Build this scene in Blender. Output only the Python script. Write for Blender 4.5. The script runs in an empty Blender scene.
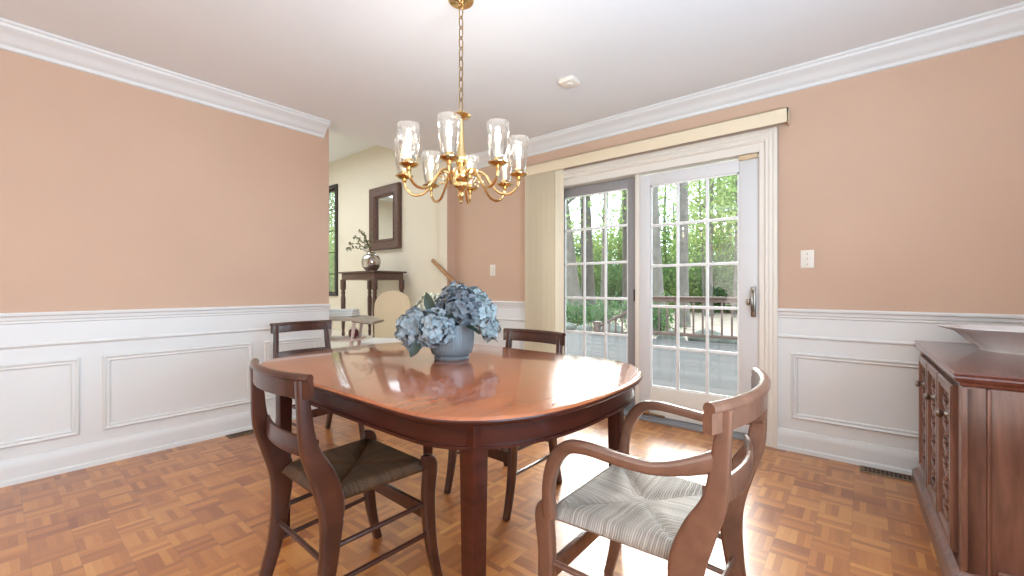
import bpy, bmesh, math, random
from mathutils import Vector, Matrix
random.seed(7)
PI = math.pi
S = bpy.context.scene
COL = S.collection
# ------------------------------------------------------------------ camera, world, lights, exposure
YAW = math.atan2(352, 427.8)
cam = bpy.data.objects.new('camera', bpy.data.cameras.new('camera'))
COL.objects.link(cam)
cam.data.sensor_width = 36.0
cam.data.lens = 427.8 / 1024 * 36.0
cam.data.clip_start = 0.02
cam.location = (0, 0, 1.06)
cam.rotation_euler = (PI / 2, 0, YAW)
S.camera = cam

def lin(c):
    return tuple((v / 255 / 12.92) if v / 255 <= 0.04045 else ((v / 255 + 0.055) / 1.055) ** 2.4 for v in c)

W = bpy.data.worlds.new('overcast_sky'); S.world = W; W.use_nodes = True
bg = W.node_tree.nodes['Background']
bg.inputs[0].default_value = (0.74, 0.88, 1.0, 1); bg.inputs[1].default_value = 9.0
S.view_settings.view_transform = 'Standard'; S.view_settings.look = 'None'
S.view_settings.gamma = 1.0; S.view_settings.use_curve_mapping = False
S.view_settings.exposure = -0.22

def area(name, loc, rot, sx, sy, power, col=(1, 1, 1), spread=PI):
    l = bpy.data.lights.new(name, 'AREA'); l.shape = 'RECTANGLE'; l.size = sx; l.size_y = sy
    l.energy = power; l.color = col; l.spread = spread
    o = bpy.data.objects.new(name, l); o.location = loc; o.rotation_euler = rot; COL.objects.link(o); return o
sun = bpy.data.lights.new('sun', 'SUN'); sun.energy = 22.0; sun.angle = math.radians(34); sun.color = (1.0, 0.98, 0.94)
so = bpy.data.objects.new('sun', sun); so.rotation_euler = (math.radians(-67), 0, YAW - math.radians(17.9)); COL.objects.link(so)
area('rear_fill', (-.7, -1.5, 1.3), (PI / 2 + .35, 0, PI), 3.0, 1.7, 182, (0.60, 0.80, 1.0))  # added fill lamp behind the camera; no window is built there
area('side_fill', (0.93, 0.5, 1.3), (PI / 2 + .7, 0, PI / 2), 1.6, 1.3, 190, (0.52, 0.77, 1.0))  # added fill lamp tilted up to brighten the ceiling; no window there
area('hall_fill', (-5.9, 1.7, 2.9), (0, 0, 0), 3.0, 1.6, 70, (0.78, 0.9, 1.0))  # added fill lamp brightening hall walls and mirror; no fitting there

# ------------------------------------------------------------------ materials
def newmat(name):
    m = bpy.data.materials.new(name); m.use_nodes = True
    nt = m.node_tree; b = nt.nodes['Principled BSDF']
    return m, nt, b
def plain(name, col, rough=0.5, metal=0.0, coat=0.0, noise=0.04, nscale=8, bump=0.0, bscale=60, spec=0.5):
    m, nt, b = newmat(name)
    tc = nt.nodes.new('ShaderNodeTexCoord'); n = nt.nodes.new('ShaderNodeTexNoise'); n.inputs['Scale'].default_value = nscale
    n.inputs['Detail'].default_value = 3
    nt.links.new(tc.outputs['Object'], n.inputs['Vector'])
    r = nt.nodes.new('ShaderNodeValToRGB'); c = lin(col)
    r.color_ramp.elements[0].color = tuple(v * (1 - noise) for v in c) + (1,); r.color_ramp.elements[0].position = .3
    r.color_ramp.elements[1].color = tuple(min(1, v * (1 + noise)) for v in c) + (1,); r.color_ramp.elements[1].position = .7
    nt.links.new(n.outputs['Fac'], r.inputs[0]); nt.links.new(r.outputs[0], b.inputs['Base Color'])
    b.inputs['Roughness'].default_value = rough; b.inputs['Metallic'].default_value = metal
    b.inputs['Coat Weight'].default_value = coat; b.inputs['Coat Roughness'].default_value = .12
    b.inputs['Specular IOR Level'].default_value = spec
    if bump:
        n2 = nt.nodes.new('ShaderNodeTexNoise'); n2.inputs['Scale'].default_value = bscale
        nt.links.new(tc.outputs['Object'], n2.inputs['Vector'])
        bp = nt.nodes.new('ShaderNodeBump'); bp.inputs['Strength'].default_value = bump; bp.inputs['Distance'].default_value = .004
        nt.links.new(n2.outputs['Fac'], bp.inputs['Height']); nt.links.new(bp.outputs[0], b.inputs['Normal'])
    return m
def wood(name, dark, light, stretch=(1, 12, 12), scale=3.0, rough=0.3, coat=0.3, crough=.1, ring=0.55):
    """streaky grain; the axis with the smallest stretch runs along the grain"""
    m, nt, b = newmat(name)
    tc = nt.nodes.new('ShaderNodeTexCoord'); mp = nt.nodes.new('ShaderNodeMapping')
    mp.inputs['Scale'].default_value = stretch
    n = nt.nodes.new('ShaderNodeTexNoise'); n.inputs['Scale'].default_value = scale; n.inputs['Detail'].default_value = 6
    n.inputs['Distortion'].default_value = .5; n.inputs['Roughness'].default_value = .6
    r = nt.nodes.new('ShaderNodeValToRGB')
    r.color_ramp.elements[0].color = lin(dark) + (1,); r.color_ramp.elements[0].position = .5 - ring / 2
    r.color_ramp.elements[1].color = lin(light) + (1,); r.color_ramp.elements[1].position = .5 + ring / 2
    nt.links.new(tc.outputs['Object'], mp.inputs[0]); nt.links.new(mp.outputs[0], n.inputs['Vector'])
    nt.links.new(n.outputs['Fac'], r.inputs[0]); nt.links.new(r.outputs[0], b.inputs['Base Color'])
    b.inputs['Roughness'].default_value = rough
    b.inputs['Coat Weight'].default_value = coat; b.inputs['Coat Roughness'].default_value = crough
    return m
def mathn(nt, op, a, b=None, c=None):
    n = nt.nodes.new('ShaderNodeMath'); n.operation = op
    for i, v in enumerate((a, b, c)):
        if v is None: continue
        if isinstance(v, (int, float)): n.inputs[i].default_value = v
        else: nt.links.new(v, n.inputs[i])
    return n.outputs[0]
def parquet():
    m, nt, b = newmat('honey_parquet'); L = nt.links.new
    tc = nt.nodes.new('ShaderNodeTexCoord'); sp = nt.nodes.new('ShaderNodeSeparateXYZ'); L(tc.outputs['Object'], sp.inputs[0])
    bs = 0.126
    u = mathn(nt, 'DIVIDE', mathn(nt, 'ADD', sp.outputs[0], 30.03), bs); v = mathn(nt, 'DIVIDE', mathn(nt, 'ADD', sp.outputs[1], 30.02), bs)
    bu = mathn(nt, 'FLOOR', u); bv = mathn(nt, 'FLOOR', v)
    par = mathn(nt, 'MODULO', mathn(nt, 'ADD', bu, bv), 2.0)
    fu = mathn(nt, 'FRACT', u); fv = mathn(nt, 'FRACT', v)
    a = mathn(nt, 'ADD', mathn(nt, 'MULTIPLY', fu, par), mathn(nt, 'MULTIPLY', fv, mathn(nt, 'SUBTRACT', 1.0, par)))
    along = mathn(nt, 'ADD', mathn(nt, 'MULTIPLY', fv, par), mathn(nt, 'MULTIPLY', fu, mathn(nt, 'SUBTRACT', 1.0, par)))
    f5 = mathn(nt, 'MULTIPLY', a, 5.0); fi = mathn(nt, 'FLOOR', f5); ff = mathn(nt, 'FRACT', f5)
    cv = nt.nodes.new('ShaderNodeCombineXYZ'); L(bu, cv.inputs[0]); L(bv, cv.inputs[1]); L(fi, cv.inputs[2])
    wn = nt.nodes.new('ShaderNodeTexWhiteNoise'); L(cv.outputs[0], wn.inputs['Vector'])
    cb = nt.nodes.new('ShaderNodeCombineXYZ'); L(bu, cb.inputs[0]); L(bv, cb.inputs[1])
    wb = nt.nodes.new('ShaderNodeTexWhiteNoise'); L(cb.outputs[0], wb.inputs['Vector'])
    g = nt.nodes.new('ShaderNodeTexNoise'); g.inputs['Scale'].default_value = 1.0; g.inputs['Detail'].default_value = 3
    gv = nt.nodes.new('ShaderNodeCombineXYZ')
    L(mathn(nt, 'MULTIPLY', along, 2.0), gv.inputs[0]); L(mathn(nt, 'MULTIPLY', f5, 6.0), gv.inputs[1])
    L(mathn(nt, 'MULTIPLY', wn.outputs['Value'], 90.0), gv.inputs[2]); L(gv.outputs[0], g.inputs['Vector'])
    t = mathn(nt, 'ADD', mathn(nt, 'MULTIPLY', wn.outputs['Value'], .42),
              mathn(nt, 'ADD', mathn(nt, 'MULTIPLY', wb.outputs['Value'], .2), mathn(nt, 'MULTIPLY', g.outputs['Fac'], .28)))
    r = nt.nodes.new('ShaderNodeValToRGB'); L(t, r.inputs[0])
    el = r.color_ramp.elements
    el[0].position = .12; el[0].color = lin((146, 80, 36)) + (1,)
    el[1].position = .95; el[1].color = lin((224, 162, 90)) + (1,)
    e = el.new(.5); e.color = lin((192, 122, 60)) + (1,)
    ed = mathn(nt, 'MINIMUM', ff, mathn(nt, 'SUBTRACT', 1.0, ff))
    ea = mathn(nt, 'MULTIPLY', mathn(nt, 'MINIMUM', along, mathn(nt, 'SUBTRACT', 1.0, along)), 5.0)
    eb = mathn(nt, 'MULTIPLY', mathn(nt, 'MINIMUM', a, mathn(nt, 'SUBTRACT', 1.0, a)), 5.0)
    gap = mathn(nt, 'MAXIMUM', mathn(nt, 'MULTIPLY', mathn(nt, 'LESS_THAN', ed, .035), .4), mathn(nt, 'LESS_THAN', mathn(nt, 'MINIMUM', ea, eb), .05))
    mx = nt.nodes.new('ShaderNodeMix'); mx.data_type = 'RGBA'
    L(mathn(nt, 'MULTIPLY', gap, .3), mx.inputs[0]); L(r.outputs[0], mx.inputs[6]); mx.inputs[7].default_value = lin((104, 66, 42)) + (1,)
    L(mx.outputs[2], b.inputs['Base Color'])
    b.inputs['Roughness'].default_value = .34; b.inputs['Coat Weight'].default_value = .6; b.inputs['Coat Roughness'].default_value = .3
    bp = nt.nodes.new('ShaderNodeBump'); bp.inputs['Strength'].default_value = .25; bp.inputs['Distance'].default_value = .001
    L(mathn(nt, 'ADD', mathn(nt, 'MULTIPLY', gap, -1.0), mathn(nt, 'MULTIPLY', wn.outputs['Value'], .6)), bp.inputs['Height']); L(bp.outputs[0], b.inputs['Normal'])
    return m
def rush(name, dark, light, w, d):
    m, nt, b = newmat(name); L = nt.links.new
    tc = nt.nodes.new('ShaderNodeTexCoord'); sp = nt.nodes.new('ShaderNodeSeparateXYZ'); L(tc.outputs['Object'], sp.inputs[0])
    n = nt.nodes.new('ShaderNodeTexNoise'); n.inputs['Scale'].default_value = 14; n.inputs['Detail'].default_value = 2; L(tc.outputs['Object'], n.inputs['Vector'])
    wob = mathn(nt, 'MULTIPLY', mathn(nt, 'SUBTRACT', n.outputs['Fac'], .5), .012)
    u = mathn(nt, 'ABSOLUTE', mathn(nt, 'DIVIDE', sp.outputs[0], w)); v = mathn(nt, 'ABSOLUTE', mathn(nt, 'DIVIDE', sp.outputs[1], d))
    side = mathn(nt, 'GREATER_THAN', u, v)
    st = mathn(nt, 'ADD', mathn(nt, 'MULTIPLY', side, sp.outputs[1]), mathn(nt, 'MULTIPLY', mathn(nt, 'SUBTRACT', 1.0, side), sp.outputs[0]))
    st = mathn(nt, 'ADD', st, wob)
    ph = mathn(nt, 'MULTIPLY', st, 165.0)
    sn = mathn(nt, 'ABSOLUTE', mathn(nt, 'SINE', mathn(nt, 'MULTIPLY', ph, PI)))
    wn = nt.nodes.new('ShaderNodeTexWhiteNoise'); wn.noise_dimensions = '1D'; L(mathn(nt, 'FLOOR', ph), wn.inputs['W'])
    n3 = nt.nodes.new('ShaderNodeTexNoise'); n3.inputs['Scale'].default_value = 9; L(tc.outputs['Object'], n3.inputs['Vector'])
    t = mathn(nt, 'ADD', mathn(nt, 'MULTIPLY', mathn(nt, 'POWER', sn, .6), .4), mathn(nt, 'ADD', mathn(nt, 'MULTIPLY', wn.outputs['Value'], .3), mathn(nt, 'MULTIPLY', n3.outputs['Fac'], .3)))
    r = nt.nodes.new('ShaderNodeValToRGB'); L(t, r.inputs[0])
    r.color_ramp.elements[0].color = lin(dark) + (1,); r.color_ramp.elements[0].position = .2
    r.color_ramp.elements[1].color = lin(light) + (1,); r.color_ramp.elements[1].position = .9
    L(r.outputs[0], b.inputs['Base Color']); b.inputs['Roughness'].default_value = .5
    bp = nt.nodes.new('ShaderNodeBump'); bp.inputs['Strength'].default_value = .8; bp.inputs['Distance'].default_value = .003
    L(sn, bp.inputs['Height']); L(bp.outputs[0], b.inputs['Normal'])
    return m
def glass_mat(name, tint=(1, 1, 1), rough=0.0, refl=.08, milk=0):
    m = bpy.data.materials.new(name); m.use_nodes = True; nt = m.node_tree; nt.nodes.clear()
    o = nt.nodes.new('ShaderNodeOutputMaterial'); t = nt.nodes.new('ShaderNodeBsdfTransparent'); t.inputs[0].default_value = tint + (1,)
    g = nt.nodes.new('ShaderNodeBsdfGlossy'); g.inputs['Roughness'].default_value = rough
    fr = nt.nodes.new('ShaderNodeFresnel'); fr.inputs['IOR'].default_value = 1.45
    mx = nt.nodes.new('ShaderNodeMixShader')
    nt.links.new(mathn(nt, 'MINIMUM', mathn(nt, 'MULTIPLY', fr.outputs[0], refl / .04), .6), mx.inputs[0])
    nt.links.new(t.outputs[0], mx.inputs[1]); nt.links.new(g.outputs[0], mx.inputs[2])
    if milk:
        d = nt.nodes.new('ShaderNodeBsdfTranslucent'); d.inputs[0].default_value = (.95, .93, .9, 1); m2 = nt.nodes.new('ShaderNodeMixShader'); m2.inputs[0].default_value = milk
        nt.links.new(mx.outputs[0], m2.inputs[1]); nt.links.new(d.outputs[0], m2.inputs[2]); nt.links.new(m2.outputs[0], o.inputs[0])
    else: nt.links.new(mx.outputs[0], o.inputs[0])
    return m
def leaf_mat(name, cols, trans=.45):
    m, nt, b = newmat(name); L = nt.links.new
    gi = nt.nodes.new('ShaderNodeTexCoord'); n = nt.nodes.new('ShaderNodeTexNoise'); n.inputs['Scale'].default_value = 1.6; n.inputs['Detail'].default_value = 4
    L(gi.outputs['Object'], n.inputs['Vector'])
    r = nt.nodes.new('ShaderNodeValToRGB'); L(n.outputs['Fac'], r.inputs[0])
    r.color_ramp.elements[0].position = .3; r.color_ramp.elements[0].color = lin(cols[0]) + (1,)
    r.color_ramp.elements[1].position = .7; r.color_ramp.elements[1].color = lin(cols[1]) + (1,)
    d = nt.nodes.new('ShaderNodeBsdfDiffuse'); t = nt.nodes.new('ShaderNodeBsdfTranslucent'); mx = nt.nodes.new('ShaderNodeMixShader'); mx.inputs[0].default_value = trans
    L(r.outputs[0], d.inputs[0]); L(r.outputs[0], t.inputs[0]); L(d.outputs[0], mx.inputs[1]); L(t.outputs[0], mx.inputs[2])
    L(mx.outputs[0], nt.nodes['Material Output'].inputs[0])
    return m
def emis(name, col, st):
    m, nt, b = newmat(name); b.inputs['Base Color'].default_value = lin(col) + (1,)
    b.inputs['Emission Color'].default_value = lin(col) + (1,); b.inputs['Emission Strength'].default_value = st; return m
def planks(name, c0, c1, wid, axis):
    m, nt, b = newmat(name); L = nt.links.new
    tc = nt.nodes.new('ShaderNodeTexCoord'); sp = nt.nodes.new('ShaderNodeSeparateXYZ'); L(tc.outputs['Object'], sp.inputs[0])
    q = mathn(nt, 'DIVIDE', sp.outputs[axis], wid); i = mathn(nt, 'FLOOR', q); f = mathn(nt, 'FRACT', q)
    wn = nt.nodes.new('ShaderNodeTexWhiteNoise'); wn.noise_dimensions = '1D'; L(i, wn.inputs['W'])
    n = nt.nodes.new('ShaderNodeTexNoise'); n.inputs['Scale'].default_value = 3; n.inputs['Detail'].default_value = 5
    mp = nt.nodes.new('ShaderNodeMapping'); mp.inputs['Scale'].default_value = (1, 14, 1) if axis == 1 else (14, 1, 1)
    L(tc.outputs['Object'], mp.inputs[0]); L(mp.outputs[0], n.inputs['Vector'])
    t = mathn(nt, 'ADD', mathn(nt, 'MULTIPLY', wn.outputs['Value'], .5), mathn(nt, 'MULTIPLY', n.outputs['Fac'], .5))
    r = nt.nodes.new('ShaderNodeValToRGB'); L(t, r.inputs[0])
    r.color_ramp.elements[0].position = .15; r.color_ramp.elements[0].color = lin(c0) + (1,)
    r.color_ramp.elements[1].position = .85; r.color_ramp.elements[1].color = lin(c1) + (1,)
    mx = nt.nodes.new('ShaderNodeMix'); mx.data_type = 'RGBA'
    L(mathn(nt, 'MULTIPLY', mathn(nt, 'LESS_THAN', f, .08), .8), mx.inputs[0]); L(r.outputs[0], mx.inputs[6]); mx.inputs[7].default_value = lin((70, 62, 56)) + (1,)
    L(mx.outputs[2], b.inputs['Base Color']); b.inputs['Roughness'].default_value = .9; b.inputs['Specular IOR Level'].default_value = .15
    return m

M = dict(
    pink=plain('pink_wall_paint', (207, 174, 150), .75, noise=.025, nscale=2, bump=.08, bscale=90),
    cream=plain('cream_hall_paint', (228, 216, 196), .8, noise=.02, nscale=2),
    ceil=plain('ceiling_paint', (236, 236, 235), .9, noise=.012, nscale=1.5),
    trim=plain('white_trim_paint', (230, 230, 228), .42, noise=.012, nscale=3),
    cream_trim=plain('cream_door_paint', (234, 226, 213), .45, noise=.012, nscale=3),
    sash=plain('white_door_metal', (222, 220, 218), .4, noise=.01),
    grey_sash=plain('grey_shaded_metal', (150, 147, 146), .4, noise=.01),  # door metal with the fixed panel's shade in its grey; threshold shares it
    muntin=plain('white_muntin', (238, 236, 232), .4, noise=.01),
    floor=parquet(),
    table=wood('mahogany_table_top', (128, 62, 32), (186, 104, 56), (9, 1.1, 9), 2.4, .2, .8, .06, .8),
    table_side=wood('mahogany_side_shaded', (36, 13, 8), (74, 31, 20), (1, 1, 8), 4, .34, .15, .12),  # darkened copy of the mahogany: shade on apron, rim and legs as colour
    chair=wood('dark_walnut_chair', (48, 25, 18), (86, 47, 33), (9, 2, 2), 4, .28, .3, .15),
    chair_lit=wood('walnut_daylit', (92, 60, 46), (132, 92, 72), (9, 2, 2), 4, .28, .3, .15),  # lighter copy of the chair walnut, daylight from the door in its colour
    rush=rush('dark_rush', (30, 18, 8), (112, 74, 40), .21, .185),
    rush_lit=rush('daylit_rush', (108, 94, 82), (202, 186, 170), .235, .20),  # paler copy of the rush, sky light put into its grey
    cab=wood('walnut_cabinet', (84, 52, 42), (146, 102, 84), (8, 8, 0.8), 3, .3, .3, .15, .45),
    cab_top=wood('walnut_cabinet_top', (92, 50, 40), (128, 76, 62), (8, 1, 8), 4, .2, .4, .1),
    pewter=plain('pewter', (150, 142, 132), .3, 1.0),
    brass=plain('polished_brass', (226, 196, 140), .17, 1.0, noise=.03),
    old_brass=plain('aged_brass', (168, 136, 92), .28, 1.0, noise=.08),
    shade=glass_mat('clear_shade_glass', (.99, .99, .985), .04, .035, .022),
    pane=glass_mat('window_glass', (.97, .985, .98), 0, .05),
    bulb=emis('lit_bulb', (255, 236, 204), 9.0),
    candle=plain('ivory_candle_sleeve', (245, 236, 215), .5),
    pot=plain('blue_grey_ceramic', (106, 110, 112), .35, noise=.06),
    petal_a=plain('dusty_blue_petal', (140, 148, 152), .7, noise=.16, nscale=26),
    petal_b=plain('slate_petal', (102, 108, 114), .7, noise=.2, nscale=26),
    petal_c=plain('pale_aqua_petal', (146, 156, 158), .7, noise=.14, nscale=26),
    petal_d=plain('cream_petal', (226, 222, 198), .7, noise=.1, nscale=26),
    leaf=plain('deep_green_leaf', (32, 44, 26), .5, noise=.15),
    soil=plain('florist_foam', (40, 46, 38), .9),
    bowl=plain('glossy_white_ceramic', (248, 248, 250), .15, noise=.01, coat=.4),
    blind=plain('ivory_vinyl_slat', (236, 219, 188), .5, noise=.012),
    plate=plain('ivory_plastic', (238, 230, 216), .4, noise=.01),
    dark=plain('dark_gap', (34, 30, 28), .7),
    vent=plain('bronze_register', (120, 96, 72), .45, .3),
    frame=wood('dark_mirror_frame', (76, 50, 40), (110, 78, 64), (2, 8, 8), 5, .4, .2),
    mirror=plain('mirror_silver', (235, 238, 240), .03, 1.0, noise=0),
    vase=plain('mercury_glass', (190, 184, 180), .1, 1.0, noise=.12, nscale=9),
    twig=plain('twig_bark', (92, 78, 56), .8),
    sprig=plain('olive_leaf', (120, 118, 84), .7, noise=.2),
    uphol=plain('pale_yellow_fabric', (232, 212, 178), .85, noise=.02, bump=.15, bscale=400),
    seatw=plain('white_seat_fabric', (240, 236, 230), .8, noise=.01),
    taupe=plain('taupe_laminate', (186, 176, 160), .3, noise=.03),
    taupe_edge=plain('brown_edge', (128, 104, 78), .4),
    paper=plain('pale_grey_paper', (206, 212, 214), .7, noise=.05, nscale=30),
    pinkleg=plain('pale_pink_leg', (226, 206, 198), .4),
    redc=plain('dark_red_ceramic', (110, 28, 34), .2, coat=.5),
    rail=wood('oak_handrail', (150, 104, 66), (186, 140, 94), (1, 8, 8), 4, .4, .2),
    iron=plain('dark_window_metal', (58, 52, 48), .4, .4),
    deck=planks('weathered_deck', (54, 52, 50), (78, 75, 72), .14, 1),
    deckrail=wood('brown_deck_rail', (66, 47, 39), (92, 70, 60), (1, 1, 1), 3, .7, 0),
    bark=plain('grey_bark', (84, 78, 70), .9, noise=.3, nscale=5, bump=.6, bscale=14),
    bark_d=plain('dark_bark', (62, 57, 50), .9, noise=.3, nscale=5, bump=.6, bscale=14),
    leaf1=leaf_mat('spring_leaf', ((84, 108, 56), (126, 146, 86))),
    leaf2=leaf_mat('yellow_green_leaf', ((104, 120, 68), (144, 154, 100))),
    leaf3=leaf_mat('forest_leaf', ((60, 86, 54), (98, 124, 78))),
    stone=plain('mossy_stone', (72, 74, 66), .9, noise=.35, nscale=6, bump=.6, bscale=12),
    ground=plain('leaf_litter', (128, 112, 96), .95, noise=.3, nscale=2.5),
    grass=plain('grass_ground', (98, 108, 62), .95, noise=.3, nscale=3),
    siding=plain('exterior_siding', (200, 196, 188), .8),
    slate=plain('hall_carpet', (222, 212, 196), .9),
)

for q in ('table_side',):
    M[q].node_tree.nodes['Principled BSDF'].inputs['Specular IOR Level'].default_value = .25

# ------------------------------------------------------------------ mesh helpers
class B:
    """collects shapes into one bmesh; build() links them as ONE mesh object"""
    def __init__(s): s.bm = bmesh.new()
    def raw(s, vs, fs, smooth=True):
        v = [s.bm.verts.new(p) for p in vs]
        for f in fs:
            try:
                q = s.bm.faces.new([v[i] for i in f]); q.smooth = smooth
            except ValueError: pass
        return v
    def box(s, a, b, bev=0.0, mat=None, seg=2):
        x0, y0, z0 = [min(a[i], b[i]) for i in range(3)]; x1, y1, z1 = [max(a[i], b[i]) for i in range(3)]
        t = bmesh.new(); bmesh.ops.create_cube(t, size=1)
        for v in t.verts: v.co = Vector(((x0 + x1) / 2 + v.co.x * (x1 - x0), (y0 + y1) / 2 + v.co.y * (y1 - y0), (z0 + z1) / 2 + v.co.z * (z1 - z0)))
        if bev: bmesh.ops.bevel(t, geom=t.edges[:], offset=min(bev, .45 * min(x1 - x0, y1 - y0, z1 - z0)), segments=seg, affect='EDGES', profile=.5)
        s.merge(t, mat)
    def merge(s, t, mat=None):
        if mat is not None: t.transform(mat)
        for f in t.faces: f.smooth = True
        t.verts.index_update()
        vs = [s.bm.verts.new(v.co) for v in t.verts]
        for f in t.faces: s.bm.faces.new([vs[v.index] for v in f.verts]).smooth = True
        t.free()
    def prism(s, prof, p0, u, v, ext):
        """polygon prof (2D list) in plane p0 + a*u + b*v, extruded by vector ext"""
        p0, u, v, ext = map(Vector, (p0, u, v, ext)); n = len(prof)
        vs = [p0 + u * a + v * b for a, b in prof]; vs += [q + ext for q in vs]
        s.raw(vs, [tuple(range(n))[::-1], tuple(range(n, 2 * n))] + [(i, (i + 1) % n, n + (i + 1) % n, n + i) for i in range(n)])
    def sweep(s, path, prof, side=None, scale=None, closed=False):
        """prof in (a along side, b along cross(tangent, side)); scale: per-point (sa, sb)"""
        path = [Vector(p) for p in path]; n = len(path); k = len(prof); rings = []
        for i, p in enumerate(path):
            if closed: t = path[(i + 1) % n] - path[i - 1]
            else: t = path[min(i + 1, n - 1)] - path[max(i - 1, 0)]
            t.normalize()
            sd = Vector(side) if side is not None else (Vector((0, 0, 1)) if abs(t.z) < .9 else Vector((1, 0, 0)))
            sd = (sd - t * sd.dot(t)).normalized(); w = t.cross(sd)
            sa, sb = scale[i] if scale else (1, 1)
            rings.append([p + sd * a * sa + w * b * sb for a, b in prof])
        vs = [q for r in rings for q in r]; fs = []
        for i in range(n if closed else n - 1):
            j = (i + 1) % n
            for q in range(k): fs.append((i * k + q, i * k + (q + 1) % k, j * k + (q + 1) % k, j * k + q))
        if not closed: fs += [tuple(range(k))[::-1], tuple(range((n - 1) * k, n * k))]
        s.raw(vs, fs)
    def tube(s, path, r, seg=10, closed=False):
        pr = [(math.cos(2 * PI * i / seg), math.sin(2 * PI * i / seg)) for i in range(seg)]
        sc = [(r[i], r[i]) if isinstance(r, (list, tuple)) else (r, r) for i in range(len(path))]
        s.sweep(path, pr, None, sc, closed)
    def lathe(s, prof, c=(0, 0, 0), seg=28, fn=None):
        """prof [(r, z)]; fn(angle, r, z) may return a new (r, z)"""
        vs, fs = [], []; n = len(prof)
        for j in range(seg):
            a = 2 * PI * j / seg
            for r, z in prof:
                if fn: r, z = fn(a, r, z)
                vs.append((c[0] + r * math.cos(a), c[1] + r * math.sin(a), c[2] + z))
        for j in range(seg):
            k = (j + 1) % seg
            for i in range(n - 1): fs.append((j * n + i, k * n + i, k * n + i + 1, j * n + i + 1))
        if prof[0][0] > 1e-5: fs.append(tuple(j * n for j in range(seg))[::-1])
        if prof[-1][0] > 1e-5: fs.append(tuple(j * n + n - 1 for j in range(seg)))
        s.raw(vs, fs)
    def ball(s, c, r, seg=12, sc=(1, 1, 1)):
        t = bmesh.new(); bmesh.ops.create_uvsphere(t, u_segments=seg, v_segments=max(6, seg // 2), radius=r)
        for v in t.verts: v.co = Vector((c[0] + v.co.x * sc[0], c[1] + v.co.y * sc[1], c[2] + v.co.z * sc[2]))
        s.merge(t)
    def build(s, name, mat, parent=None, ang=32, weld=True):
        if weld: bmesh.ops.remove_doubles(s.bm, verts=s.bm.verts[:], dist=1e-5)
        bmesh.ops.recalc_face_normals(s.bm, faces=s.bm.faces[:])
        for e in s.bm.edges:
            if len(e.link_faces) == 2: e.smooth = e.calc_face_angle(0) < math.radians(ang)
        me = bpy.data.meshes.new(name); s.bm.to_mesh(me); s.bm.free()
        me.materials.append(M[mat] if isinstance(mat, str) else mat)
        o = bpy.data.objects.new(name, me); COL.objects.link(o)
        if parent: o.parent = parent
        return o
def thing(name, label, cat, loc=(0, 0, 0), rz=0, group=None):
    o = bpy.data.objects.new(name, None); COL.objects.link(o); o.empty_display_size = .1
    o.location = loc; o.rotation_euler = (0, 0, rz); o['label'] = label; o['category'] = cat
    if group: o['group'] = group
    return o
def tag(o, label, cat, group=None):
    o['label'] = label; o['category'] = cat
    if group: o['group'] = group
    return o
def struct(o, label=None, cat=None):
    o['kind'] = 'structure'
    if label: o['label'] = label
    if cat: o['category'] = cat
    return o
def dup(root, loc=None, rz=None, label=None, group=None):
    r = root.copy(); COL.objects.link(r)
    if loc is not None: r.location = loc
    if rz is not None: r.rotation_euler = (0, 0, rz)
    if label: r['label'] = label
    if group: r['group'] = group
    for ch in list(root.children):
        c = ch.copy(); COL.objects.link(c); c.parent = r
        for g in list(ch.children):
            d = g.copy(); COL.objects.link(d); d.parent = c
    return r
def cat_rom(pts, n=6):
    pts = [Vector(p) for p in pts]; out = []
    for i in range(len(pts) - 1):
        a, b, c, d = pts[max(i - 1, 0)], pts[i], pts[i + 1], pts[min(i + 2, len(pts) - 1)]
        for k in range(n):
            t = k / n
            out.append(.5 * ((2 * b) + (c - a) * t + (2 * a - 5 * b + 4 * c - d) * t * t + (3 * b - a - 3 * c + d) * t ** 3))
    out.append(pts[-1]); return out
def rrect(a, b, r, n=3):
    """rounded rectangle half sizes a, b"""
    r = min(r, a * .98, b * .98); o = []
    for cx, cy, s0 in ((a - r, b - r, 0), (-a + r, b - r, PI / 2), (-a + r, -b + r, PI), (a - r, -b + r, 1.5 * PI)):
        for i in range(n + 1):
            t = s0 + PI / 2 * i / n; o.append((cx + r * math.cos(t), cy + r * math.sin(t)))
    return o
def moulded_frame(b, o, u, v, w, h, prof, nrm):
    """mitred frame around the rectangle o..o+u*w+v*h; prof (in from the outside edge, out from the wall)"""
    o, u, v, nrm = map(Vector, (o, u, v, nrm)); k = len(prof); vs = []
    for cu, cv, su, sv in ((0, 0, 1, 1), (w, 0, -1, 1), (w, h, -1, -1), (0, h, 1, -1)):
        for d, e in prof: vs.append(o + u * (cu + su * d) + v * (cv + sv * d) + nrm * e)
    fs = []
    for c in range(4):
        for i in range(k): fs.append((c * k + i, c * k + (i + 1) % k, ((c + 1) % 4) * k + (i + 1) % k, ((c + 1) % 4) * k + i))
    b.raw(vs, fs)

# ------------------------------------------------------------------ room shell
XL, YF, ZC = -3.565, 3.32, 2.46      # left wall, far wall, ceiling
XR, YB = 1.05, -1.7
YE = 1.846                            # where the left wall ends
b = B(); b.box((XL - .5, YB - .15, -.06), (XR + .15, 3.47, 0)); struct(b.build('floor', 'floor'))
b = B(); b.box((XL - .12, YB - .15, ZC), (XR + .15, 3.47, ZC + .12)); struct(b.build('ceiling', 'ceil'))
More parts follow.
